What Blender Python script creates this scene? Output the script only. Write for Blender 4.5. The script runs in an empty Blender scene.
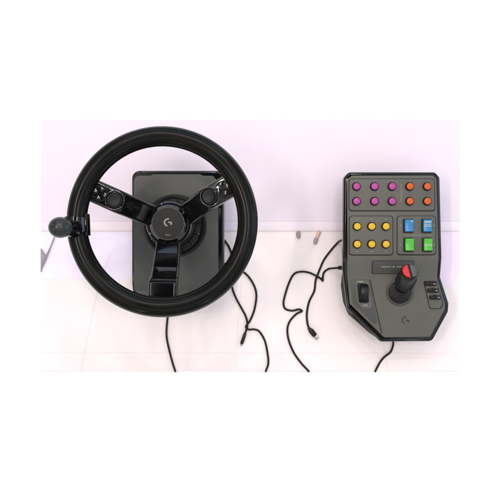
import bpy, bmesh, math, random
from mathutils import Vector, Matrix
random.seed(7)
R = math.radians
SC = bpy.context.scene
COL = SC.collection
HC = 1.25          # camera height above the table top (m)
S0 = 0.0018        # metres per photo pixel on the table top

def sc(z): return S0 * (HC - z) / HC
def W(px, py, z):  # a photo position at height z, in metres
    s = sc(z); return Vector(((px - 250) * s, (250 - py) * s, z))

# ------------------------------------------------------------------ materials
def mat(name, col, rough=0.5, spec=0.5, metal=0.0, bump=0.0, bscale=400.0, var=0.0, vscale=60.0,
        rvar=0.0, coat=0.0, bdist=0.0005):
    m = bpy.data.materials.new(name); m.use_nodes = True
    nt = m.node_tree; N = nt.nodes; L = nt.links
    b = N['Principled BSDF']
    b.inputs['Base Color'].default_value = (*col, 1)
    b.inputs['Roughness'].default_value = rough
    b.inputs['Specular IOR Level'].default_value = spec
    b.inputs['Metallic'].default_value = metal
    b.inputs['Coat Weight'].default_value = coat
    b.inputs['Coat Roughness'].default_value = 0.06
    tc = N.new('ShaderNodeTexCoord')
    if bump > 0:
        n = N.new('ShaderNodeTexNoise'); n.inputs['Scale'].default_value = bscale; n.inputs['Detail'].default_value = 3
        bp = N.new('ShaderNodeBump'); bp.inputs['Strength'].default_value = bump; bp.inputs['Distance'].default_value = bdist
        L.new(tc.outputs['Object'], n.inputs['Vector']); L.new(n.outputs['Fac'], bp.inputs['Height'])
        L.new(bp.outputs['Normal'], b.inputs['Normal'])
    if var > 0 or rvar > 0:
        n2 = N.new('ShaderNodeTexNoise'); n2.inputs['Scale'].default_value = vscale; n2.inputs['Detail'].default_value = 5
        L.new(tc.outputs['Object'], n2.inputs['Vector'])
        if var > 0:
            mr = N.new('ShaderNodeMapRange'); mr.inputs['From Min'].default_value = .3; mr.inputs['From Max'].default_value = .7
            mr.inputs['To Min'].default_value = 1 - var; mr.inputs['To Max'].default_value = 1 + var
            L.new(n2.outputs['Fac'], mr.inputs['Value'])
            mx = N.new('ShaderNodeVectorMath'); mx.operation = 'SCALE'
            mx.inputs[0].default_value = col; L.new(mr.outputs['Result'], mx.inputs['Scale'])
            L.new(mx.outputs['Vector'], b.inputs['Base Color'])
        if rvar > 0:
            m2 = N.new('ShaderNodeMapRange'); m2.inputs['From Min'].default_value = .35; m2.inputs['From Max'].default_value = .65
            m2.inputs['To Min'].default_value = max(.02, rough - rvar); m2.inputs['To Max'].default_value = rough + rvar
            L.new(n2.outputs['Fac'], m2.inputs['Value']); L.new(m2.outputs['Result'], b.inputs['Roughness'])
    return m

M = {}
M['ground'] = mat('white_ground', (.95, .95, .95), .9, .1)
M['table'] = mat('pale_tile', (.90, .80, .805), .85, .1, var=.012, vscale=5)
M['board'] = mat('white_board', (.81, .705, .785), .85, .1, var=.012, vscale=4)
M['joint'] = mat('tile_joint', (.875, .765, .765), .85, .1, var=.03, vscale=30)
M['lilac'] = mat('lilac_reflection', (.88, .80, .96), .85, .1, var=.05, vscale=12)  # purple light reflected in the floor, painted as a flat tint
M['orchid'] = mat('orchid_reflection', (.92, .76, .92), .85, .1, var=.05, vscale=12)  # pinker floor reflections, painted into the colour
M['rubber'] = mat('black_rubber', (.004, .0036, .0032), .24, .15, rvar=.05, vscale=30, bdist=.0004)
M['gloss'] = mat('gloss_black', (.003, .003, .0035), .08, .4, rvar=.03, vscale=40)
M['satin'] = mat('satin_black', (.007, .007, .008), .32, .32, bump=.05, bscale=1500, rvar=.05, bdist=.0002)
M['matte'] = mat('matte_black', (.010, .010, .010), .5, .3, bump=.12, bscale=1400, bdist=.0003)
M['hubcap'] = mat('hub_black', (.015, .015, .016), .5, .22, bump=.35, bscale=1300, var=.15, vscale=500, bdist=.0003)
M['plate'] = mat('charcoal_plate', (.050, .050, .046), .46, .5, bump=.16, bscale=1500, var=.06, vscale=25, rvar=.04, bdist=.0002)
M['panel'] = mat('warm_grey_panel', (.090, .084, .070), .46, .5, bump=.34, bscale=1500, var=.07, vscale=30, rvar=.07, bdist=.0002)
M['panel_dark'] = mat('dark_grey_panel', (.052, .051, .046), .45, .5, bump=.16, bscale=1300, var=.05, bdist=.0002)
M['groove'] = mat('groove_black', (.008, .008, .008), .6, .3)
M['olive'] = mat('olive_black', (.014, .013, .010), .6, .2, bump=.1, bscale=1000, bdist=.0003)
M['chrome'] = mat('satin_chrome', (.42, .41, .40), .28, .5, metal=1.0)
M['darkchrome'] = mat('dark_chrome', (.16, .155, .15), .2, .5, metal=1.0)
M['rosechrome'] = mat('rose_chrome', (.17, .14, .13), .30, .5, metal=1.0)
M['ball'] = mat('knob_grey', (.020, .0225, .0215), .27, .35, bump=.04, bscale=300, rvar=.04, vscale=50)
M['purple'] = mat('purple_button', (.42, .045, .27), .42, .4, var=.06, vscale=200)
M['orange'] = mat('orange_button', (.58, .085, .005), .42, .4, var=.06, vscale=200)
M['yellow'] = mat('yellow_button', (.66, .395, .004), .42, .4, var=.05, vscale=200)
M['blue'] = mat('blue_rocker', (.008, .19, .44), .30, .5, var=.05, vscale=150)
M['green'] = mat('green_rocker', (.06, .42, .025), .30, .5, var=.05, vscale=150)
M['red'] = mat('red_cap', (.62, .022, .020), .38, .4, var=.04, vscale=150)
M['greycap'] = mat('grey_cap', (.075, .085, .09), .32, .5, var=.06, vscale=150)
M['print'] = mat('white_print', (.42, .41, .38), .6, .3)
M['dimprint'] = mat('dim_print', (.24, .23, .20), .6, .3)
M['emblem'] = mat('silver_print', (.30, .28, .25), .5, .4)
M['darkemblem'] = mat('dark_print', (.030, .028, .024), .5, .4)
M['cable'] = mat('cable_black', (.006, .006, .006), .42, .25, bump=.1, bscale=600)
M['steel'] = mat('plug_steel', (.45, .44, .42), .3, .5, metal=1.0)
M['rod'] = mat('grey_rod', (.25, .25, .26), .4, .5, var=.08, vscale=60)
M['shoe'] = mat('grey_leather', (.34, .30, .33), .6, .3, var=.12, vscale=200)
M['skin'] = mat('ankle_skin', (.66, .44, .38), .6, .3, var=.08, vscale=200)
M['mark'] = mat('dark_speck', (.10, .09, .10), .6, .3)

def strip_material():
    m = mat('pink_strip', (.8, .5, .65), .8, .1); nt = m.node_tree; N = nt.nodes; L = nt.links
    tc = N.new('ShaderNodeTexCoord'); n = N.new('ShaderNodeTexNoise'); mp = N.new('ShaderNodeMapping')
    mp.inputs['Scale'].default_value = (5, 26, 1); mp.inputs['Location'].default_value = (1.3, .4, 0)
    n.inputs['Scale'].default_value = 1.0; n.inputs['Detail'].default_value = 3
    L.new(tc.outputs['Object'], mp.inputs['Vector']); L.new(mp.outputs['Vector'], n.inputs['Vector'])
    r = N.new('ShaderNodeValToRGB'); e = r.color_ramp.elements
    e[0].position = .32; e[0].color = (.80, .72, .82, 1); e[1].position = .66; e[1].color = (.89, .75, .84, 1)
    k = e.new(.5); k.color = (.88, .755, .80, 1)
    L.new(n.outputs['Fac'], r.inputs['Fac']); L.new(r.outputs['Color'], N['Principled BSDF'].inputs['Base Color'])
    return m
M['strip'] = strip_material()

# ------------------------------------------------------------------ helpers
def empty(name, loc, label, cat, group=None):
    o = bpy.data.objects.new(name, None); COL.objects.link(o); o.location = loc
    o.empty_display_size = .03; o['label'] = label; o['category'] = cat
    if group: o['group'] = group
    return o

def link(name, bm, material, parent=None, smooth=35, origin=None):
    """bm in world metres; stored relative to the origin of its thing (or its own origin)"""
    root = parent
    while root is not None and root.parent is not None: root = root.parent
    base = Vector(origin) if origin is not None else (Vector(root.location) if root else Vector((0, 0, 0)))
    bmesh.ops.recalc_face_normals(bm, faces=bm.faces[:])
    bmesh.ops.translate(bm, verts=bm.verts[:], vec=-base)
    me = bpy.data.meshes.new(name); bm.to_mesh(me); bm.free()
    o = bpy.data.objects.new(name, me); COL.objects.link(o)
    me.materials.append(M[material])
    if smooth: me.shade_smooth(); me.set_sharp_from_angle(angle=R(smooth))
    if parent is not None:
        o.parent = parent
        pw = Vector((0, 0, 0)); p = parent
        while p is not None: pw += Vector(p.location); p = p.parent
        o.location = base - pw
    else: o.location = base
    return o

def struct(o, kind='structure'): o['kind'] = kind; return o
def tag(o, label, cat, group=None):
    o['label'] = label; o['category'] = cat
    if group: o['group'] = group
    return o

def rounded(pts, r, n=5):
    """round the corners of a 2-D polygon; r is one radius or one per corner"""
    out = []; k = len(pts)
    for i in range(k):
        p = Vector(pts[i]); a = Vector(pts[i - 1]); b = Vector(pts[(i + 1) % k])
        rr = r[i] if isinstance(r, (list, tuple)) else r
        da = (a - p); db = (b - p)
        if rr <= 1e-9: out.append(tuple(p)); continue
        ang = da.angle(db); t = min(rr / math.tan(ang / 2), da.length * .48, db.length * .48)
        rr2 = t * math.tan(ang / 2)
        c = p + (da.normalized() + db.normalized()).normalized() * (rr2 / math.sin(ang / 2))
        s = p + da.normalized() * t - c; e = p + db.normalized() * t - c
        a0 = math.atan2(s.y, s.x); a1 = math.atan2(e.y, e.x); d = (a1 - a0 + math.pi) % (2 * math.pi) - math.pi
        for j in range(n + 1):
            q = a0 + d * j / n; out.append((c.x + abs(rr2) * math.cos(q), c.y + abs(rr2) * math.sin(q)))
    return out
def rect(x0, y0, x1, y1): return [(x0, y0), (x1, y0), (x1, y1), (x0, y1)]

def prism(bm, pts, z0, z1, bev=0.0, seg=2, folds=(), zf=None, M3=None):
    """pts in 2-D metres, extruded from z0 to z1; top edge bevelled; folds = y lines cut across; zf(y) lifts verts"""
    P = [Vector((x, y)) for x, y in pts]
    P = [p for i, p in enumerate(P) if (p - P[i - 1]).length > 1e-7]
    if sum(P[i - 1].x * P[i].y - P[i].x * P[i - 1].y for i in range(len(P))) < 0: P.reverse()
    k = len(P); nor = []
    for i in range(k):
        d1 = (P[i] - P[i - 1]).normalized(); d2 = (P[(i + 1) % k] - P[i]).normalized()
        n = Vector((-d1.y, d1.x)) + Vector((-d2.y, d2.x)); n.normalize()
        nor.append(n / max(.5, n.dot(Vector((-d1.y, d1.x)))))
    lev = [(0, z0), (0, z1 - bev)] if bev > 0 else [(0, z0), (0, z1)]
    if bev > 0:
        for j in range(1, seg + 2): q = math.pi / 2 * j / (seg + 1); lev.append((bev * (1 - math.cos(q)), z1 - bev + bev * math.sin(q)))
    t = bmesh.new()
    rings = [[t.verts.new((p.x + n.x * d, p.y + n.y * d, z)) for p, n in zip(P, nor)] for d, z in lev]
    for A, B in zip(rings, rings[1:]):
        for i in range(k): t.faces.new((A[i], A[(i + 1) % k], B[(i + 1) % k], B[i]))
    t.faces.new(rings[0][::-1]); t.faces.new(rings[-1])
    for fy in folds:
        bmesh.ops.bisect_plane(t, geom=t.verts[:] + t.edges[:] + t.faces[:], plane_co=(0, fy, 0), plane_no=(0, 1, 0))
    if zf:
        for v in t.verts:
            if v.co.z > z0 + 1e-6: v.co.z += zf(v.co.y)
    merge(bm, t, M3)

def merge(bm, t, M3=None):
    if M3 is not None: bmesh.ops.transform(t, matrix=M3, verts=t.verts[:])
    me = bpy.data.meshes.new('tmp'); t.to_mesh(me); t.free(); bm.from_mesh(me); bpy.data.meshes.remove(me)

def lathe(bm, prof, n=64, M3=None):
    """prof = list of (radius, z) about the local Z axis"""
    t = bmesh.new(); rings = []
    for r, z in prof:
        if r < 1e-7: rings.append([t.verts.new((0, 0, z))])
        else: rings.append([t.verts.new((r * math.cos(2 * math.pi * i / n), r * math.sin(2 * math.pi * i / n), z)) for i in range(n)])
    for a, b in zip(rings, rings[1:]):
        for i in range(n):
            j = (i + 1) % n
            if len(a) == 1 and len(b) == 1: continue
            if len(a) == 1: t.faces.new((a[0], b[i], b[j]))
            elif len(b) == 1: t.faces.new((a[i], a[j], b[0]))
            else: t.faces.new((a[i], a[j], b[j], b[i]))
    merge(bm, t, M3)

def torus(bm, R0, r0, n=160, m=32, a0=0, a1=2 * math.pi, prof=None, M3=None):
    t = bmesh.new(); full = abs(a1 - a0 - 2 * math.pi) < 1e-6
    cnt = n if full else n + 1; rings = []
    for i in range(cnt):
        a = a0 + (a1 - a0) * i / n; ring = []
        pr = prof or [(r0 * math.cos(2 * math.pi * k / m), r0 * math.sin(2 * math.pi * k / m)) for k in range(m)]
        for dr, dz in pr: ring.append(t.verts.new(((R0 + dr) * math.cos(a), (R0 + dr) * math.sin(a), dz)))
        rings.append(ring)
    q = len(rings[0])
    for i in range(n):
        A = rings[i]; B = rings[(i + 1) % cnt]
        for k in range(q): t.faces.new((A[k], A[(k + 1) % q], B[(k + 1) % q], B[k]))
    if not full: t.faces.new(rings[0]); t.faces.new(rings[-1][::-1])
    merge(bm, t, M3)

def catmull(P, n=10):
    P = [Vector(p) for p in P]; out = []
    Q = [P[0] * 2 - P[1]] + P + [P[-1] * 2 - P[-2]]
    for i in range(1, len(Q) - 2):
        p0, p1, p2, p3 = Q[i - 1:i + 3]
        for j in range(n):
            t = j / n
            out.append(.5 * ((2 * p1) + (p2 - p0) * t + (2 * p0 - 5 * p1 + 4 * p2 - p3) * t * t + (3 * p1 - p0 - 3 * p2 + p3) * t ** 3))
    out.append(P[-1]); return out

def tube(bm, path, rad, m=12, caps=True):
    path = [Vector(p) for p in path]
    rs = rad if isinstance(rad, (list, tuple)) else [rad] * len(path)
    t = bmesh.new(); rings = []; up = Vector((0, 0, 1)); prev = None
    for i, p in enumerate(path):
        d = (path[min(i + 1, len(path) - 1)] - path[max(i - 1, 0)]).normalized()
        if prev is None:
            x = d.cross(up) if abs(d.dot(up)) < .95 else d.cross(Vector((1, 0, 0)))
        else: x = prev - d * prev.dot(d)
        x.normalize(); prev = x; y = d.cross(x)
        rings.append([t.verts.new(p + (x * math.cos(2 * math.pi * k / m) + y * math.sin(2 * math.pi * k / m)) * rs[i]) for k in range(m)])
    for A, B in zip(rings, rings[1:]):
        for k in range(m): t.faces.new((A[k], A[(k + 1) % m], B[(k + 1) % m], B[k]))
    if caps: t.faces.new(rings[0][::-1]); t.faces.new(rings[-1])
    merge(bm, t)

def sheet(bm, pts, z):
    t = bmesh.new(); t.faces.new([t.verts.new((x, y, z)) for x, y in pts]); merge(bm, t)

def copy_to(o, loc, parent, pairs=()):
    c = o.copy(); COL.objects.link(c); c.parent = parent; c.location = loc
    for ch in o.children:
        d = ch.copy(); COL.objects.link(d); d.parent = c
    return c

def text_mesh(body, size, z, cx, cy, bold=1.0):
    cu = bpy.data.curves.new('t', 'FONT'); cu.body = body; cu.size = size; cu.align_x = 'CENTER'; cu.align_y = 'CENTER'
    cu.extrude = .00012; cu.offset = bold * size * .02; cu.space_character = 1.25
    ob = bpy.data.objects.new('t', cu); COL.objects.link(ob)
    dg = bpy.context.evaluated_depsgraph_get(); me = bpy.data.meshes.new_from_object(ob.evaluated_get(dg))
    bm = bmesh.new(); bm.from_mesh(me); bpy.data.objects.remove(ob); bpy.data.meshes.remove(me)
    bmesh.ops.translate(bm, verts=bm.verts[:], vec=(cx, cy, z)); return bm

def letter_g(bm, cx, cy, z, r, th=.0003):
    """the G mark: an open arc on the left and a hooked bar on the right"""
    ro, ri = r, r * .66; A = [R(72 + (262 - 72) * i / 24) for i in range(25)]
    pts = [(cx + ro * math.cos(a), cy + ro * math.sin(a)) for a in A] + [(cx + ri * math.cos(a), cy + ri * math.sin(a)) for a in A[::-1]]
    prism(bm, pts, z - th, z + th)
    k = r
    bar = [(0, .16), (.98, .16), (.98, -.62), (.62, -.62), (.62, -.17), (.18, -.17)]
    prism(bm, [(cx + x * k, cy + y * k) for x, y in bar], z - th, z + th)

def PXY(pts, z): return [tuple(W(x, y, z).xy) for x, y in pts]

# ------------------------------------------------------------------ setting
bm = bmesh.new(); sheet(bm, rect(-40, -40, 40, 40), -.009)
struct(link('ground', bm, 'ground', smooth=0))
bm = bmesh.new(); prism(bm, PXY(rect(40.5, 119.5, 460, 371), 0), -.0088, 0, .0006, 2)
struct(link('table_top', bm, 'table', smooth=0))
def line_px(bm, pts, w, z):
    P = [Vector(W(x, y, 0).xy) for x, y in pts]
    for a, b in zip(P, P[1:]):
        n = Vector((-(b - a).y, (b - a).x)).normalized() * w / 2
        sheet(bm, [a + n, b + n, b - n, a - n], z)
bm = bmesh.new()
line_px(bm, [(42, 352.5), (459, 353.5)], .0011, .0004)
line_px(bm, [(92.5, 312), (81, 370)], .0011, .0008)
line_px(bm, [(110, 255), (100, 280), (92.6, 311.6)], .0010, .0008)
line_px(bm, [(241, 285), (235, 370)], .0009, .0008)
line_px(bm, [(380, 325), (388, 370)], .0012, .0008)
struct(link('floor_joints', bm, 'joint', smooth=0))
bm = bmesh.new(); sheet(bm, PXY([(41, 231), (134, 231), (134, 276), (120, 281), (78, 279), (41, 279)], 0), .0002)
struct(link('floor_reflection_left', bm, 'lilac', smooth=0))  # tinted sheet painted in place of the reflection at the left
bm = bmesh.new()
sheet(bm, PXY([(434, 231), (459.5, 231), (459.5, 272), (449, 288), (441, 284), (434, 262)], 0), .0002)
struct(link('floor_reflection_right', bm, 'orchid', smooth=0))  # tinted sheet stands in for the purple reflection at the right

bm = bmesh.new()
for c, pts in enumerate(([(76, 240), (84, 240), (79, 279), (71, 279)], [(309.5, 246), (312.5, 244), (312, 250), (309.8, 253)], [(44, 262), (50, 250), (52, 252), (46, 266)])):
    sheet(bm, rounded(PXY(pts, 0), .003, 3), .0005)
struct(link('reflection_streaks', bm, 'orchid', smooth=0))  # thin reflection streaks, painted as coloured sheets
b = bmesh.new(); prism(b, PXY(rect(41, 120, 459.5, 221.3), .003), .0005, .003, .0)
board = link('display_board', b, 'board', smooth=30)
tag(board, 'wide white board across the upper half behind the wheel and the button panel', 'board')
b = bmesh.new(); prism(b, PXY(rect(41, 221.35, 459.5, 230.8), .003), .0006, .0027, .0003, 1)
link('edge_strip', b, 'strip', board, smooth=30)

# tilted grey rod and its wedge at the far left, specks
st = empty('floor_stand', W(43, 262, 0), 'thin grey rod with a dark wedge foot below the ball knob', 'stand')
b = bmesh.new(); tube(b, [W(54.5, 236.5, .004), W(49.5, 249.5, .004)], .0011); link('rod', b, 'rod', st)
b = bmesh.new(); tube(b, [W(50, 248, .0045), W(46, 257, .0045), W(42, 267, .004)], [.0012, .0019, .0012]); link('sleeve', b, 'rod', st)
b = bmesh.new(); prism(b, PXY([(41, 248.5), (46, 256), (41, 272)], .002), .0003, .0045, .0006); link('foot', b, 'rod', st)

# shoes below the strip
def shoe_at(heel, toe, w, ankle, label):
    a = W(*heel, .003); t_ = W(*toe, .003); root = empty('shoe', (a.x, a.y, 0), label, 'shoe')
    b = bmesh.new(); P = [a.lerp(t_, k) for k in (0, .1, .35, .65, .85, .96, 1)]
    tube(b, P, [w * q for q in (.55, .85, 1, .95, .72, .4, .1)], 16); link('upper', b, 'shoe', root)
    if ankle:
        c = W(*ankle, .003); b = bmesh.new(); tube(b, [c, a.lerp(t_, .2)], [w * .95, w * .8], 16); link('ankle', b, 'skin', root)
shoe_at((298.2, 231.6), (298.8, 238.6), .0040, None, 'small grey shoe tip peeking out under the pink strip, without an ankle')
shoe_at((316.6, 237.5), (314.6, 244.4), .0038, (319.2, 231.6), 'grey shoe tip with bare pinkish ankle under the pink strip')

# ------------------------------------------------------------------ steering wheel
ZR, ZH = .24, .17
AX = W(168, 223.6, ZH).xy                       # wheel axis
wheel = empty('steering_wheel', (AX.x, AX.y, 0), 'black three-spoke steering wheel with ball knob on a charcoal base box', 'steering wheel')
ZB = .066
def BP(pts): return PXY(pts, ZB)
sb = sc(ZB)
b = bmesh.new()
shell = rounded(BP([(131.6, 170.4), (219, 170.4), (223.6, 175), (223.6, 292), (217, 298.3), (138, 298.3), (131.6, 292)]), .013, 6)
fy = W(0, 281, ZB).y
zf_shell = lambda y: -.0000 if y >= fy else -(fy - y) * .35
prism(b, shell, .004, ZB - .003, .003, 3, folds=(fy,), zf=zf_shell)
for x, y in ((140, 180), (212, 180), (140, 288), (212, 288)):
    p = W(x, y, ZB); prism(b, [(p.x + .009 * math.cos(k * R(30)), p.y + .009 * math.sin(k * R(30))) for k in range(12)], 0, .0041)
link('base_box', b, 'gloss', wheel)
b = bmesh.new()
fac = rounded(BP([(133.6, 175.6), (150, 175.6), (153, 174), (200, 174), (203, 175.6), (213, 175.6), (218.4, 182), (218.4, 290), (213, 296.3), (140, 296.3), (133.6, 290)]),
              [.010, .002, .002, .002, .002, .005, .005, .008, .008, .008, .008], 6)
prism(b, fac, ZB - .006, ZB, .0014, 3, folds=(fy,), zf=zf_shell)
link('base_plate', b, 'plate', wheel)
# tab at the top edge of the box
b = bmesh.new(); prism(b, BP(rect(141, 170.8, 198, 173.4)), ZB - .006, ZB - .0015, .0008); link('top_tab', b, 'satin', wheel)

T = Matrix.Translation((AX.x, AX.y, 0))
b = bmesh.new()
lathe(b, [(.0535, ZB - .001), (.0535, .0715), (.0515, .0735), (.047, .0735), (.0455, .0725), (.0455, .078), (.044, .080), (.037, .080), (.036, .082), (.034, .118), (.031, .1185), (.030, .145), (.0295, .15)], 72, T)
link('column', b, 'satin', wheel)
for k in range(14):
    a = 2 * math.pi * k / 14 + .1
    b = bmesh.new(); rr = Matrix.Translation((AX.x, AX.y, 0)) @ Matrix.Rotation(a, 4, 'Z')
    prism(b, rect(.0355, -.0013, .0448, .0013), .075, .0835, .0004, M3=rr); link('rib', b, 'gloss', wheel)
b = bmesh.new()
lathe(b, [(.020, .135), (.0335, .138), (.0358, .142), (.0358, .158), (.0345, .1612), (.0322, .1626), (.0300, .1634), (.0288, .1652), (.0268, .1684), (.0262, .1690), (.0258, .1688), (.0256, .165), (0, .165)], 96, T)
hub = link('hub', b, 'gloss', wheel)
b = bmesh.new(); torus(b, .0253, .00055, 96, 12, M3=T @ Matrix.Translation((0, 0, .1694))); link('hub_ring', b, 'rosechrome', hub)
b = bmesh.new(); lathe(b, [(.0249, .166), (.0249, .1696), (.0245, .1702), (.0235, .1704), (.012, .1710), (0, .1712)], 96, T); link('hub_cap', b, 'hubcap', hub)
b = bmesh.new(); letter_g(b, AX.x, AX.y + .0018, .1714, .0064); link('emblem', b, 'emblem', hub)
b = bmesh.new()
for k, (w, h) in enumerate(((.0010, .0022), (.0010, .0016), (.0008, .0016), (.0009, .0016), (.0008, .0015))):
    x = AX.x - .0036 + k * .0017; prism(b, rect(x, AX.y - .0186, x + w, AX.y - .0186 + h), .1704, .1711)
link('small_print', b, 'dimprint', hub)

# rim
RC = W(162.3, 222.7, ZR); RR = 85.5 * sc(ZR); rt = 10.1 * sc(ZR)
TR = Matrix.Translation((AX.x, AX.y, ZR))
b = bmesh.new(); torus(b, RR, rt, 200, 40, M3=TR); link('rim', b, 'rubber', wheel, smooth=80)

def spoke(ang, w, stations, side=1, cmax=.0058):
    """sweep a chamfered box cross-section along (r, z_top, width, thickness)"""
    t = bmesh.new(); rings = []
    for r, z, ww, th in stations:
        c = min(cmax, ww * .17); h = ww / 2
        left = [(-h, -th)] + [(-h + c * (1 - math.cos(q)), -c + c * math.sin(q)) for q in (R(j * 18) for j in range(6))]
        sec = left + [(-y, zz) for y, zz in left[::-1]]
        rings.append([t.verts.new((r, yy, z + zz)) for yy, zz in sec])
    for A, B in zip(rings, rings[1:]):
        for k in range(14): t.faces.new((A[k], A[(k + 1) % 14], B[(k + 1) % 14], B[k]))
    t.faces.new(rings[0]); t.faces.new(rings[-1][::-1])
    mid = [e for e in t.edges if abs((e.verts[0].co - e.verts[1].co).x) < 1e-6 and .03 < e.verts[0].co.x < .108]
    bb = bmesh.new(); merge(bb, t, Matrix.Translation((AX.x, AX.y, 0)) @ Matrix.Rotation(R(ang), 4, 'Z'))
    return link('spoke', bb, 'gloss', wheel, smooth=28)

armst = [(.026, .1600, .036, .020), (.034, .166, .035, .020), (.050, .188, .034, .018), (.060, .207, .0335, .018),
         (.064, .2185, .0335, .018), (.067, .2245, .034, .019), (.075, .2290, .0345, .02), (.1135, .2365, .034, .022), (.1155, .2368, .034, .022)]
for ang, roll in ((155.7, 1), (28.6, -1)):
    sp = spoke(ang, .034, armst)
    TA = Matrix.Translation((AX.x, AX.y, 0)) @ Matrix.Rotation(R(ang), 4, 'Z')
    tilt = Matrix.Rotation(-math.atan2(.0075, .0385), 4, 'Y')
    pod = TA @ Matrix.Translation((.0945, 0, .2329)) @ tilt      # local: x outwards, y across, z up
    # raised control deck
    b = bmesh.new()
    deck = rounded(rect(-.0275, -.0150, .0182, .0150), [.013, .003, .003, .013], 8)
    prism(b, deck, -.004, .0026, .0022, 4, M3=pod); link('control_deck', b, 'gloss', sp)
    b = bmesh.new(); lathe(b, [(.0145, .0015), (.0145, .0030), (.0141, .0042), (.0134, .0047), (.0126, .0044), (.0116, .0030), (.0112, .0022)], 64, pod @ Matrix.Translation((-.0165, 0, 0))); link('dial_ring', b, 'darkchrome', sp)
    b = bmesh.new(); lathe(b, [(.0113, .0026), (.0106, .0032), (.0086, .0030), (.0083, .0044), (.0081, .0090), (.0075, .0098), (.0060, .0097), (.0048, .0090), (0, .0087)], 48, pod @ Matrix.Translation((-.0165, 0, 0))); link('thumb_dial', b, 'matte', sp)
    b = bmesh.new(); lathe(b, [(.0118, .0018), (.0118, .0028), (.0110, .0032), (.0098, .0024), (0, .0024)], 64, pod @ Matrix.Translation((.0068, 0, 0))); link('dpad_well', b, 'groove', sp)
    for q in range(4):
        a0 = q * 90 + 9 - 45; a1 = (q + 1) * 90 - 9 - 45
        A = [R(a0 + (a1 - a0) * i / 8) for i in range(9)]
        pts = [(.0103 * math.cos(a), .0103 * math.sin(a)) for a in A] + [(.0034 * math.cos(a), .0034 * math.sin(a)) for a in (R(a1 - 8), R(a0 + 8))]
        b = bmesh.new(); prism(b, rounded(pts, .0005, 2), .002, .0042, .0006, 2, M3=pod @ Matrix.Translation((.0068, 0, 0))); link('arrow_button', b, 'gloss', sp)
        am = R(q * 90)
        b = bmesh.new()
        for s in (1,):
            prism(b, [(.0064, -.0006), (.0064, .0006), (.0080, .0014), (.0080, -.0014)], .0038, .00435, M3=pod @ Matrix.Translation((.0068, 0, 0)) @ Matrix.Rotation(am, 4, 'Z'))
        link('arrow_mark', b, 'emblem', sp)
spoke(268.6, .037, [(.027, .160, .037, .020), (.0285, .1655, .037, .020), (.046, .176, .038, .022), (.0465, .1755, .038, .022), (.066, .191, .0395, .022),
                  (.0665, .1905, .0395, .022), (.0815, .2075, .041, .024), (.0835, .2150, .0414, .026), (.0855, .2185, .0416, .028), (.090, .2220, .0416, .026), (.117, .2240, .0416, .022)], cmax=.0038)

# spinner knob on the rim
ka = 182.3; TK = TR @ Matrix.Rotation(R(ka), 4, 'Z')     # x outwards from the axis
b = bmesh.new()
ro = rt + .0028
torus(b, RR, ro, 24, 40, R(-5.3), R(5.3), M3=TK)
prism(b, rounded(rect(-.0035, -.0160, .0005, .0160), .001, 2), -.006, .011, .0008, M3=TK @ Matrix.Translation((RR - ro + .0030, 0, 0)))
kn = link('spinner_clamp', b, 'gloss', wheel, smooth=40)
KB = W(60.2, 227.4, .325)
kp = TK @ Vector((RR, 0, 0)); KX = Vector((KB.x, KB.y, 0))
b = bmesh.new(); lathe(b, [(.0125, ZR + rt - .004), (.0125, ZR + rt + .004), (.0118, ZR + rt + .007), (.0100, ZR + rt + .011), (.0092, .296), (.0096, .309), (.0100, .316)], 40, Matrix.Translation(KX))
link('knob_stem', b, 'gloss', kn)
b = bmesh.new(); t = bmesh.new(); bmesh.ops.create_uvsphere(t, u_segments=64, v_segments=32, radius=1)
merge(b, t, Matrix.Translation(KB) @ Matrix.Diagonal((.0156, .0141, .0145, 1)))
link('ball_knob', b, 'ball', kn, smooth=80)

# ------------------------------------------------------------------ button panel
ZP = .070; sp_ = sc(ZP)
pc = W(392, 258, ZP)
pan = empty('control_panel', (pc.x, pc.y, 0), 'grey button panel with joystick, coloured buttons and glossy black edge', 'control panel')
def PP(pts): return PXY(pts, ZP)
def PQ(x, y): return W(x, y, ZP)
y1 = PQ(0, 257.5).y; y2 = PQ(0, 277.2).y
def zf(y):   # height above ZP of the face: high deck, slope, low deck
    if y >= y1: return .010
    if y <= y2: return 0.0
    return .010 * (y - y2) / (y1 - y2)
b = bmesh.new()
outer = [(348, 172.6), (434, 172.6), (438.6, 178), (440.6, 262), (440.6, 277), (449.2, 303.5), (448.5, 312), (432.5, 341.5), (380.5, 342), (347.4, 308.5), (342.4, 268), (343.2, 178)]
prism(b, rounded(PP(outer), [.009, .008, .008, .004, .004, .008, .010, .010, .010, .008, .006, .009], 5), ZP - .009, ZP - .0005, .0042, 4, folds=(y1, y2), zf=zf)
link('housing', b, 'gloss', pan)
# deeper lower body, shows at the left and lower left
b = bmesh.new()
body = [(354, 180), (430, 180), (433, 268), (440, 303), (426, 332), (377, 338.5), (354, 318), (348.6, 305), (346.2, 288), (349, 262)]
prism(b, rounded(PP(body), .006, 4), .0, .0612, .002, 2); link('lower_body', b, 'olive', pan)
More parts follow.
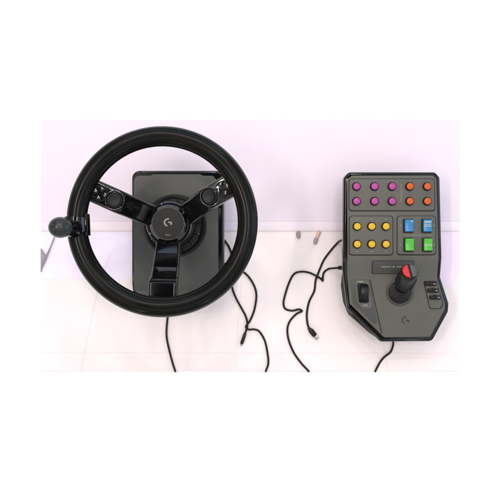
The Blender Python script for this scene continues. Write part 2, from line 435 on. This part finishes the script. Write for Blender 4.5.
# face
b = bmesh.new()
face = [(351, 176.2), (431.5, 176.2), (434.8, 180), (437, 262), (437, 278), (445.0, 304), (444.3, 310), (430, 336.8), (384, 337.4), (349.6, 303.6), (346.6, 268), (346.2, 180)]
prism(b, rounded(PP(face), [.005, .005, .005, .002, .002, .005, .006, .005, .007, .006, .004, .005], 4), ZP - .006, ZP + .0008, .0007, 2, folds=(y1, y2), zf=zf)
link('face_plate', b, 'panel', pan)
ZD = ZP + .0108   # top deck surface
ZL = ZP + .0008   # low deck surface
def TT(pts): return PXY(pts, ZD + .001)
def TQ(x, y): return W(x, y, ZD + .004)
groups = [([(348.6, 178.4), (435.0, 178.4), (435.6, 211.4), (348.6, 211.4)]), ([(348.8, 215.6), (393.4, 215.6), (393.4, 255.6), (348.8, 255.6)]), ([(396.8, 215.6), (436.0, 215.6), (436.3, 255.4), (396.8, 255.4)])]
for g in groups:
    cx = sum(p[0] for p in g) / 4; cy = sum(p[1] for p in g) / 4
    b = bmesh.new(); prism(b, rounded(TT(g), .0055, 6), ZD - .002, ZD + .0003, .0002, 1); bez = link('button_frame', b, 'groove', pan)
    inn = [(x + (.75 if x < cx else -.75), y + (.6 if y < cy else -1.0)) for x, y in g]
    b = bmesh.new(); prism(b, rounded(TT(inn), .0048, 6), ZD - .001, ZD + .0011, .0006, 2); link('frame_plate', b, 'panel', bez)
ZG = ZD + .0011
# push buttons: one prototype, then copies
def round_button(material):
    b = bmesh.new(); lathe(b, [(.0074, 0), (.0074, .0010), (.0072, .0016), (.0066, .0034), (.0062, .0038), (.0060, .0036), (.0059, .002)], 40)
    o = link('push_button', b, 'groove', pan, origin=(0, 0, 0))
    b = bmesh.new(); lathe(b, [(.0058, .002), (.0057, .0052), (.0054, .0058), (.0047, .0061), (0, .0063)], 40)
    c = link('cap', b, material, o, origin=(0, 0, 0)); c.location = (0, 0, 0)
    return o
base = Vector(pan.location)
def fill(material, spots):
    first = None
    for x, y in spots:
        w = TQ(x, y); loc = Vector((w.x, w.y, ZG)) - base
        if first is None: first = round_button(material); first.location = loc
        else: copy_to(first, loc, pan)
fill('purple', [(x, y) for y in (186.4, 201.2) for x in (356.6, 374.6, 392.2)])
fill('orange', [(x, y) for y in (186.4, 201.2) for x in (409.9, 427.4)])
fill('yellow', [(x, y) for y in (226.4, 244.2) for x in (357.2, 371.7, 386)])
def rocker(material):
    hx, hy = 4.1 * sp_, 5.9 * sp_
    b = bmesh.new(); prism(b, rounded(rect(-hx - .0022, -hy - .0020, hx + .0010, hy + .0014), .0014, 3), 0, .0024, .0005, 2); o = link('rocker_switch', b, 'groove', pan, origin=(0, 0, 0))
    t = bmesh.new(); prism(t, rounded(rect(-hx, -hy, hx, hy), .0006, 2), .001, .0062, .0005, 2, folds=(0.0,), zf=lambda y: abs(y) * .16)
    c = link('cap', t, material, o, origin=(0, 0, 0)); c.location = (0, 0, 0)
    b = bmesh.new()
    for yy in (.55, -.1): prism(b, rect(-hx * .75, yy * hy * .5, hx * .75, yy * hy * .5 + .0008), .006, .0067 + .0005)
    return o
for material, spots in (('blue', [(408.8, 225.6), (427.2, 225.6)]), ('green', [(409.2, 244.6), (427.8, 244.6)])):
    first = None
    for x, y in spots:
        w = TQ(x, y); loc = Vector((w.x, w.y, ZG)) - base
        if first is None: first = rocker(material); first.location = loc
        else: copy_to(first, loc, pan)
# printed marks
def mark(pts_list, material, name='printed_mark', z=ZG):
    b = bmesh.new()
    for (x, y, w, h) in pts_list: prism(b, TT(rect(x - w / 2, y - h / 2, x + w / 2, y + h / 2)), z - .0004, z + .00015)
    return link(name, b, material, pan, smooth=0)
for y, xs in ((180.6, (356.6, 374.6, 392.2, 409.9, 427.4)), (207.6, (356.6, 374.6, 392.2, 409.9, 427.4))):
    for x in xs: mark([(x, y, .45, 1.2)], 'dimprint')
for y in (219.4, 251.4):
    for x in (357.2, 371.7, 386): mark([(x - .6, y, .5, 1.2), (x + .5, y, .7, 1.2)], 'dimprint')
for x in (400.4, 433.8):
    for y in (225.6, 244.6): mark([(x, y, 1.3, 1.3)], 'dimprint')
mark([(401.3, 193.5, .5, 19)], 'dimprint', 'divider_line'); mark([(418, 235.2, 27, .5)], 'dimprint', 'divider_line')
for x, y, rows in ((427.2, 225.6, ((-3.6, 1.6), (-1.2, .7), (.6, 1.0))), (427.8, 244.6, ((.4, 1.0),)), (408.8, 225.6, ((-4.2, 1.0),))):
    for dy, h in rows:
        w2 = 1.2 if x == 408.8 else 3.4; off = 2.6 if x == 408.8 else 0
        q0 = TQ(x + off - w2, y + dy - h / 2); q1 = TQ(x + off + w2, y + dy + h / 2)
        b = bmesh.new(); zz = ZG + .0062 + abs(dy) * sp_ * .16
        prism(b, rect(q0.x, q1.y, q1.x, q0.y), zz - .0009, zz + .0003); link('rocker_mark', b, 'print', pan, smooth=0)
# status strip on the slope
k = (y1 - y2); sl = math.atan2(.010, k)
b = bmesh.new()
ct = PQ(392.2, 267.2); zc = ZP + .0008 + zf(ct.y)
TS = Matrix.Translation((ct.x, ct.y, zc)) @ Matrix.Rotation(sl, 4, 'X')
hw = 21 * sp_; hh = 7.0 * sp_
prism(b, rounded(rect(-hw, -hh, hw, hh), .003, 4), -.002, .0004, .0002, 1, M3=TS); strip = link('status_strip', b, 'groove', pan)
b = bmesh.new(); prism(b, rounded(rect(-hw + .0012, -hh + .001, hw - .0008, hh - .001), .0024, 4), -.001, .0012, .0004, 2, M3=TS); link('strip_face', b, 'panel_dark', strip)
b = bmesh.new()
for x0, x1, hgt in ((-.0205, -.003, .0004), (.0052, .024, .0004)): prism(b, rect(x0, .0008, x1, .0008 + 2 * hgt), .001, .00135, M3=TS)
for xx in (-.0002, .0012): prism(b, rect(xx, -.0002, xx + .0008, .0026), .001, .00135, M3=TS)
link('strip_marks', b, 'print', strip, smooth=0)

# left axis wheel pod with crease
b = bmesh.new()
podpts = [(350.5, 279.5), (369.6, 279.8), (377.4, 322.0), (374.5, 324.5), (352.2, 303)]
prism(b, rounded(PP(podpts), [.003, .001, .003, .002, .003], 3), ZL - .002, ZL + .0006, .0003, 1); apod = link('axis_pod', b, 'panel_dark', pan)
b = bmesh.new(); prism(b, rounded(PP([(355, 280.8), (368.4, 281.4), (372.2, 306.5), (369.5, 308.8), (361.5, 308.2), (356.8, 302)]), .002, 3), ZL - .001, ZL + .0014, .0005, 2); link('axis_plate', b, 'panel', apod)
b = bmesh.new(); prism(b, rounded(PP([(356.6, 283.0), (367.2, 283.4), (369, 303), (358.8, 302.8)]), .003, 4), ZL, ZL + .0018, .0003, 1); link('axis_slot', b, 'groove', apod)
b = bmesh.new(); aw = PQ(363.4, 293.0)
TW = Matrix.Translation((aw.x, aw.y, ZL - .0055)) @ Matrix.Rotation(R(-4), 4, 'Z') @ Matrix.Rotation(R(90), 4, 'Y')
lathe(b, [(0, -.0070), (.0150, -.0070), (.0160, -.0060), (.0163, 0), (.0160, .0060), (.0150, .0070), (0, .0070)], 64, TW)
aw_o = link('axis_wheel', b, 'satin', pan)
for i in range(-6, 7):
    b = bmesh.new(); a = R(i * 12)
    prism(b, rect(-.0060, -.0005, .0060, .0005), .0158, .0170, .0002, 1, M3=Matrix.Translation((aw.x, aw.y, ZL - .0055)) @ Matrix.Rotation(R(-4), 4, 'Z') @ Matrix.Rotation(a, 4, 'X'))
    link('grip_rib', b, 'gloss', aw_o)
q = PQ(360.3, 281.7); link('printed_word', text_mesh('MAX', .0036, ZL + .0016, q.x, q.y), 'print', pan, smooth=0)
q = PQ(364.9, 305.2); link('printed_word', text_mesh('MIN', .0036, ZL + .0016, q.x, q.y), 'print', pan, smooth=0)
# long crease down the low deck
b = bmesh.new(); prism(b, PP([(369.4, 279.6), (370.2, 279.6), (382.2, 333.6), (381.2, 333.4)]), ZL - .001, ZL + .00025); link('seam', b, 'groove', pan, smooth=0)

# joystick
J = PQ(399.6, 292.2); jz = ZL
TJ = Matrix.Translation((J.x, J.y, jz))
b = bmesh.new(); lathe(b, [(.0232, -.001), (.0232, .0012), (.0222, .0024), (.0205, .0030), (.0190, .0024), (.0186, .001)], 72, TJ); joy = link('joystick', b, 'panel_dark', pan)
base_p = Vector((J.x, J.y, jz + .002)); tipz = ZP + .060
tip = W(410.0, 271.0, tipz); ax = (tip - base_p).normalized()
lean = Vector((0, 0, 1)).rotation_difference(ax)
b = bmesh.new()
prof = [(.0188, .000)]
steps = [(.0184, .003), (.0160, .004), (.0162, .007), (.0138, .008), (.0140, .011), (.0118, .012), (.0120, .015), (.0104, .016), (.0104, .019)]
t = bmesh.new(); rings = []
for i, (r, h) in enumerate(prof + steps):
    f = h / .019; q = Vector((0, 0, 1)).lerp(ax, f).normalized(); rot = Vector((0, 0, 1)).rotation_difference(q).to_matrix()
    c = base_p + Vector((ax.x, ax.y, 0)) * h * .8 + Vector((0, 0, h * .75))
    rings.append([t.verts.new(c + rot @ Vector((r * math.cos(2 * math.pi * k / 56), r * math.sin(2 * math.pi * k / 56), 0))) for k in range(56)])
for A, B in zip(rings, rings[1:]):
    for k in range(56): t.faces.new((A[k], A[(k + 1) % 56], B[(k + 1) % 56], B[k]))
t.faces.new(rings[-1]); merge(b, t)
link('boot', b, 'matte', joy, smooth=50)
LJ = (tip - base_p).length
TG = Matrix.Translation(base_p) @ lean.to_matrix().to_4x4()
b = bmesh.new()
lathe(b, [(.0060, .010), (.0100, .0165), (.0112, .0205), (.0140, .0245), (.0156, .031), (.0160, LJ - .020), (.0154, LJ - .010), (.0148, LJ - .005), (.0142, LJ - .0025), (.0134, LJ - .001), (.0129, LJ - .0012), (.0126, LJ - .002), (0, LJ - .002)], 64, TG)
link('grip', b, 'satin', joy, smooth=40)
for k in range(18):
    b = bmesh.new(); prism(b, rect(.0150, -.0007, .0164, .0007), .030, LJ - .017, .0003, 1, M3=TG @ Matrix.Rotation(2 * math.pi * k / 18, 4, 'Z')); link('grip_rib', b, 'matte', joy)
for lo, hi, m_, rr in ((100, 264, 'red', .0121), (-80, 84, 'greycap', .0121)):
    lo, hi = lo + 3, hi + 3
    A = [R(lo + (hi - lo) * i / 28) for i in range(29)]
    b = bmesh.new(); prism(b, rounded([(rr * math.cos(a), rr * math.sin(a)) for a in A], .0006, 2), LJ - .004, LJ + .0012, .0012, 3, M3=TG)
    link('thumb_button', b, m_, joy, smooth=40)

# right toggle pod
b = bmesh.new()
tp = [(423.2, 281.0), (436.6, 280.8), (443.2, 303.6), (440.6, 308.8), (429.9, 309.0), (428.6, 305)]
prism(b, rounded(PP(tp), [.002, .002, .003, .002, .002, .002], 3), ZL - .002, ZL + .0008, .0003, 1); tpod = link('toggle_pod', b, 'groove', pan)
cx, cy = 432.6, 295
b = bmesh.new(); prism(b, rounded(PP([(cx + (x - cx) * .90, cy + (y - cy) * .95) for x, y in tp]), .002, 3), ZL - .001, ZL + .0017, .0005, 2); link('pod_plate', b, 'panel', tpod)
def toggle():
    hx, hy = 5.6 * sp_, 2.1 * sp_
    b = bmesh.new(); prism(b, rounded(rect(-hx, -hy, hx, hy), .0008, 2), 0, .0016, .0003, 1); o = link('toggle_switch', b, 'groove', pan, origin=(0, 0, 0))
    b = bmesh.new(); prism(b, rounded(rect(-hx * .85, -hy * .72, hx * .9, hy * .72), .0006, 2), .0008, .0040, .0006, 2)
    prism(b, rect(-hx * .15, -hy * .9, hx * .15, hy * 1.35), .001, .0056, .0005, 2)
    c = link('paddle', b, 'satin', o, origin=(0, 0, 0)); c.location = (0, 0, 0)
    b = bmesh.new(); prism(b, rect(hx * .40, -hy * .25, hx * .75, hy * .35), .0036, .0043, .0001, 1); c = link('switch_mark', b, 'dimprint', o, origin=(0, 0, 0)); c.location = (0, 0, 0)
    return o
first = None
for x, y in ((430.2, 283.8), (432.3, 290.5), (434.4, 297.4)):
    w = PQ(x, y); loc = Vector((w.x, w.y, ZL + .0016)) - base
    if first is None: first = toggle(); first.location = loc
    else: copy_to(first, loc, pan)
    first.rotation_euler = (0, 0, 0)
g = PQ(405.2, 320.2); b = bmesh.new(); letter_g(b, g.x, g.y, ZL + .0001, .0064, .0002); link('emblem', b, 'darkemblem', pan, smooth=0)
# socket boot where the lead enters
b = bmesh.new(); tube(b, [W(344.5, 267.6, .034), W(341.0, 267.7, .030), W(338.4, 267.9, .026)], [.0042, .0040, .0032]); link('cable_socket', b, 'satin', pan)

# ------------------------------------------------------------------ cables
def cable(pts, label, r=.0018, plug=None, over=False, zdef=.0022):
    P = []
    for p in pts:
        z = p[2] if len(p) > 2 else zdef; P.append(W(p[0], p[1], z))
    if over:
        e = P[-1]; P += [Vector((e.x, e.y - .0012, .0008)), Vector((e.x, e.y - .0014, -.003)), Vector((e.x, e.y - .0012, -.0068))]
    for q in P[2:-5]: q.x += random.uniform(-.0007, .0007); q.y += random.uniform(-.0007, .0007)
    path = catmull(P, 10)
    root = empty('cable', (P[0].x, P[0].y, 0), label, 'cable', 'loose cables on the table')
    b = bmesh.new(); tube(b, path, r, 12); link('cord', b, 'cable', root, smooth=80)
    if plug:
        (x0, y0), (x1, y1_), kind = plug; a = W(x0, y0, .004); c = W(x1, y1_, .004)
        if kind == 'usb':
            b = bmesh.new(); L = (c - a)
            tube(b, [a + L * k for k in (-.15, .0, .15, .3, .62, .72)], [.0020, .0028, .0044, .0048, .0046, .0034], 16); link('plug', b, 'satin', root)
            d = L.normalized(); n = Vector((-d.y, d.x, 0)); b = bmesh.new(); rot = Matrix((( d.x, n.x, 0, a.x), (d.y, n.y, 0, a.y), (0, 0, 1, 0), (0, 0, 0, 1)))
            prism(b, rect(L.length * .70, -.0034, L.length, .0034), .0022, .0058, .0003, 1, M3=rot); link('plug_shell', b, 'steel', root)
        else:
            L = c - a; b = bmesh.new(); tube(b, [a + L * k for k in (-.1, 0, .15, .75, .85)], [.0019, .0026, .0030, .0030, .0018], 16); link('plug', b, 'satin', root)
            b = bmesh.new(); tube(b, [a + L * .84, a + L], [.0016, .0012], 12); link('plug_tip', b, 'steel', root)
    return root
cable([(216, 240, .03), (221.5, 237.5, .016), (226.5, 242.5), (230, 249), (233, 259.5), (233.4, 272), (232.4, 286), (236, 298), (241.4, 308), (246, 317), (247.3, 326), (244.9, 334)],
      'black cable with a thin plug leaving the right side of the wheel base', plug=((244.9, 334), (240.8, 346), 'jack'))
cable([(218, 262, .026), (226, 264, .012), (236, 268), (245, 273.4), (252.6, 282), (256.2, 294), (254.6, 308.5), (249.8, 320), (245.6, 326.4, .0066), (249, 329.2, .005), (254, 329.6), (259.5, 331.6), (264.8, 341), (267.8, 355), (268.2, 364), (266, 370.6)],
      'black cable bowing from under the wheel rim and off the front edge', over=True)
cable([(180, 292, .02), (172, 300, .006), (168.8, 312), (166.6, 326), (166.9, 338), (169.8, 352), (172.6, 363), (175, 370.6)],
      'short black cable hanging straight down below the wheel bottom', over=True)
cable([(346, 240, .03), (341, 240.5, .018), (336.8, 243.5), (329.8, 252), (324, 260), (320.4, 267), (317.4, 274), (315.6, 281), (314.2, 291), (309, 302), (306.8, 314), (307.6, 324), (309.4, 328.8)],
      'black cable ending in a USB plug left of the button panel', plug=((309.4, 328.8), (317.6, 338.8), 'usb'))
cable([(338.6, 267.9, .026), (333.5, 268.2, .016), (328.6, 269), (324.4, 272.4), (322.6, 277), (322.4, 280.6), (320.6, 278.8), (316, 275.8, .0068), (309, 273), (301, 271.8), (294.4, 274.2), (289, 283), (284.8, 295), (283.6, 303.4), (285.8, 308.8), (292.5, 310.4), (299, 309.6), (302.2, 311),
       (296.6, 314.2), (290.6, 320.5), (287.4, 329), (288.4, 340), (294, 352.6), (301.6, 363.6), (308.2, 370.6)],
      'long kinked black cable winding from the left socket of the button panel', over=True)
cable([(392, 334, .02), (393.2, 342.5, .006), (392.8, 347), (390, 352), (384.4, 357), (379.6, 363), (375.6, 370.6)],
      'short black cable leaving the bottom of the button panel', over=True)

# ------------------------------------------------------------------ camera, light
cam = bpy.data.cameras.new('camera'); co = bpy.data.objects.new('camera', cam); COL.objects.link(co)
co.location = (0, 0, HC); cam.sensor_width = 36; cam.sensor_fit = 'HORIZONTAL'
cam.lens = 36 / (500 * S0 / HC); cam.clip_end = 200; cam.clip_start = .05; SC.camera = co

w = bpy.data.worlds.new('World'); SC.world = w; w.use_nodes = True
def ambient_world(nt):
    """made-up surround: small dark cap at the zenith, bright ring round it, warmer on the left, cooler on the right"""
    N = nt.nodes; L = nt.links; bg = N['Background']
    tc = N.new('ShaderNodeTexCoord'); sx = N.new('ShaderNodeSeparateXYZ'); L.new(tc.outputs['Generated'], sx.inputs[0])
    r = N.new('ShaderNodeValToRGB'); e = r.color_ramp.elements
    e[0].position = 0; e[0].color = (.5, .5, .5, 1); e[1].position = 1; e[1].color = (.05, .05, .05, 1)
    for p, c in ((.25, .38), (.40, .6), (.70, .8), (.88, 1.5), (.935, 1.5), (.965, .08)): q = e.new(p); q.color = (c, c, c, 1)  # brightness by elevation, shaped to fill shadows and keep flat blacks dark
    L.new(sx.outputs['Z'], r.inputs['Fac'])
    hx = N.new('ShaderNodeMapRange'); hx.inputs['From Min'].default_value = -.8; hx.inputs['From Max'].default_value = .8
    L.new(sx.outputs['X'], hx.inputs['Value'])
    mx = N.new('ShaderNodeMix'); mx.data_type = 'RGBA'; mx.inputs[6].default_value = (1, .95, .90, 1); mx.inputs[7].default_value = (.88, .95, 1.05, 1)
    L.new(hx.outputs['Result'], mx.inputs[0])
    hy = N.new('ShaderNodeMapRange'); hy.inputs['From Min'].default_value = -.9; hy.inputs['From Max'].default_value = .9
    hy.inputs['To Min'].default_value = WORLD_LOW; hy.inputs['To Max'].default_value = WORLD_HIGH
    L.new(sx.outputs['Y'], hy.inputs['Value'])
    m1 = N.new('ShaderNodeVectorMath'); m1.operation = 'MULTIPLY'; L.new(r.outputs['Color'], m1.inputs[0]); L.new(mx.outputs[2], m1.inputs[1])
    L.new(m1.outputs['Vector'], bg.inputs['Color']); L.new(hy.outputs['Result'], bg.inputs['Strength'])
WORLD_LOW, WORLD_HIGH = 1.08, .90
ambient_world(w.node_tree)

def area(name, loc, aim, sx, sy, power, col, shape='RECTANGLE'):
    l = bpy.data.lights.new(name, 'AREA'); l.shape = shape; l.size = sx; l.size_y = sy; l.energy = power; l.color = col
    o = bpy.data.objects.new(name, l); COL.objects.link(o); o.location = loc
    o.rotation_euler = (Vector(aim) - Vector(loc)).to_track_quat('-Z', 'Y').to_euler(); return o
for x, y, z in ((-.75, 1.05, 2.0), (-.15, 1.05, 2.0), (.45, 1.05, 2.0), (-.45, 1.45, 2.1), (.25, 1.45, 2.1)):
    area('ceiling_lamp', (x, y, z), (0, 0, 0), .07, .07, 3.2, (1, .93, .84), 'DISK')
area('strip_lamp', (.30, .20, 2.5), (.1, .05, 0), .6, .06, 10, (1, .92, .82))
area('strip_lamp', (-.98, .14, 2.5), (-.3, .05, 0), .75, .06, 15, (1, .92, .82))
for i, (az, el, d) in enumerate(((200, 32, 2.6), (158, 24, 2.8), (118, 30, 2.7), (62, 26, 2.7), (24, 34, 2.6), (338, 26, 2.8), (292, 30, 2.6), (246, 26, 2.7))):
    area('sparkle_lamp', (d * math.cos(R(el)) * math.cos(R(az)), d * math.cos(R(el)) * math.sin(R(az)), d * math.sin(R(el))), (0, 0, 0), .14, .14, 2.2, (1, .97, .94) if i % 2 else (.86, .93, 1), 'DISK')  # ring of added lamps, put in for sparkles on the black edges
area('back_lamp', (.2, 2.0, 1.1), (0, 0, .1), 2.2, .8, 13, (.50, .72, 1))
area('side_lamp', (2.0, .1, 1.0), (0, 0, .1), .7, 1.2, 9, (.62, .78, 1))

SC.view_settings.view_transform = 'Standard'; SC.view_settings.look = 'None'
SC.view_settings.exposure = -0.25; SC.view_settings.gamma = 1
SC.cycles.use_denoising = True
SC.cycles.max_bounces = 6
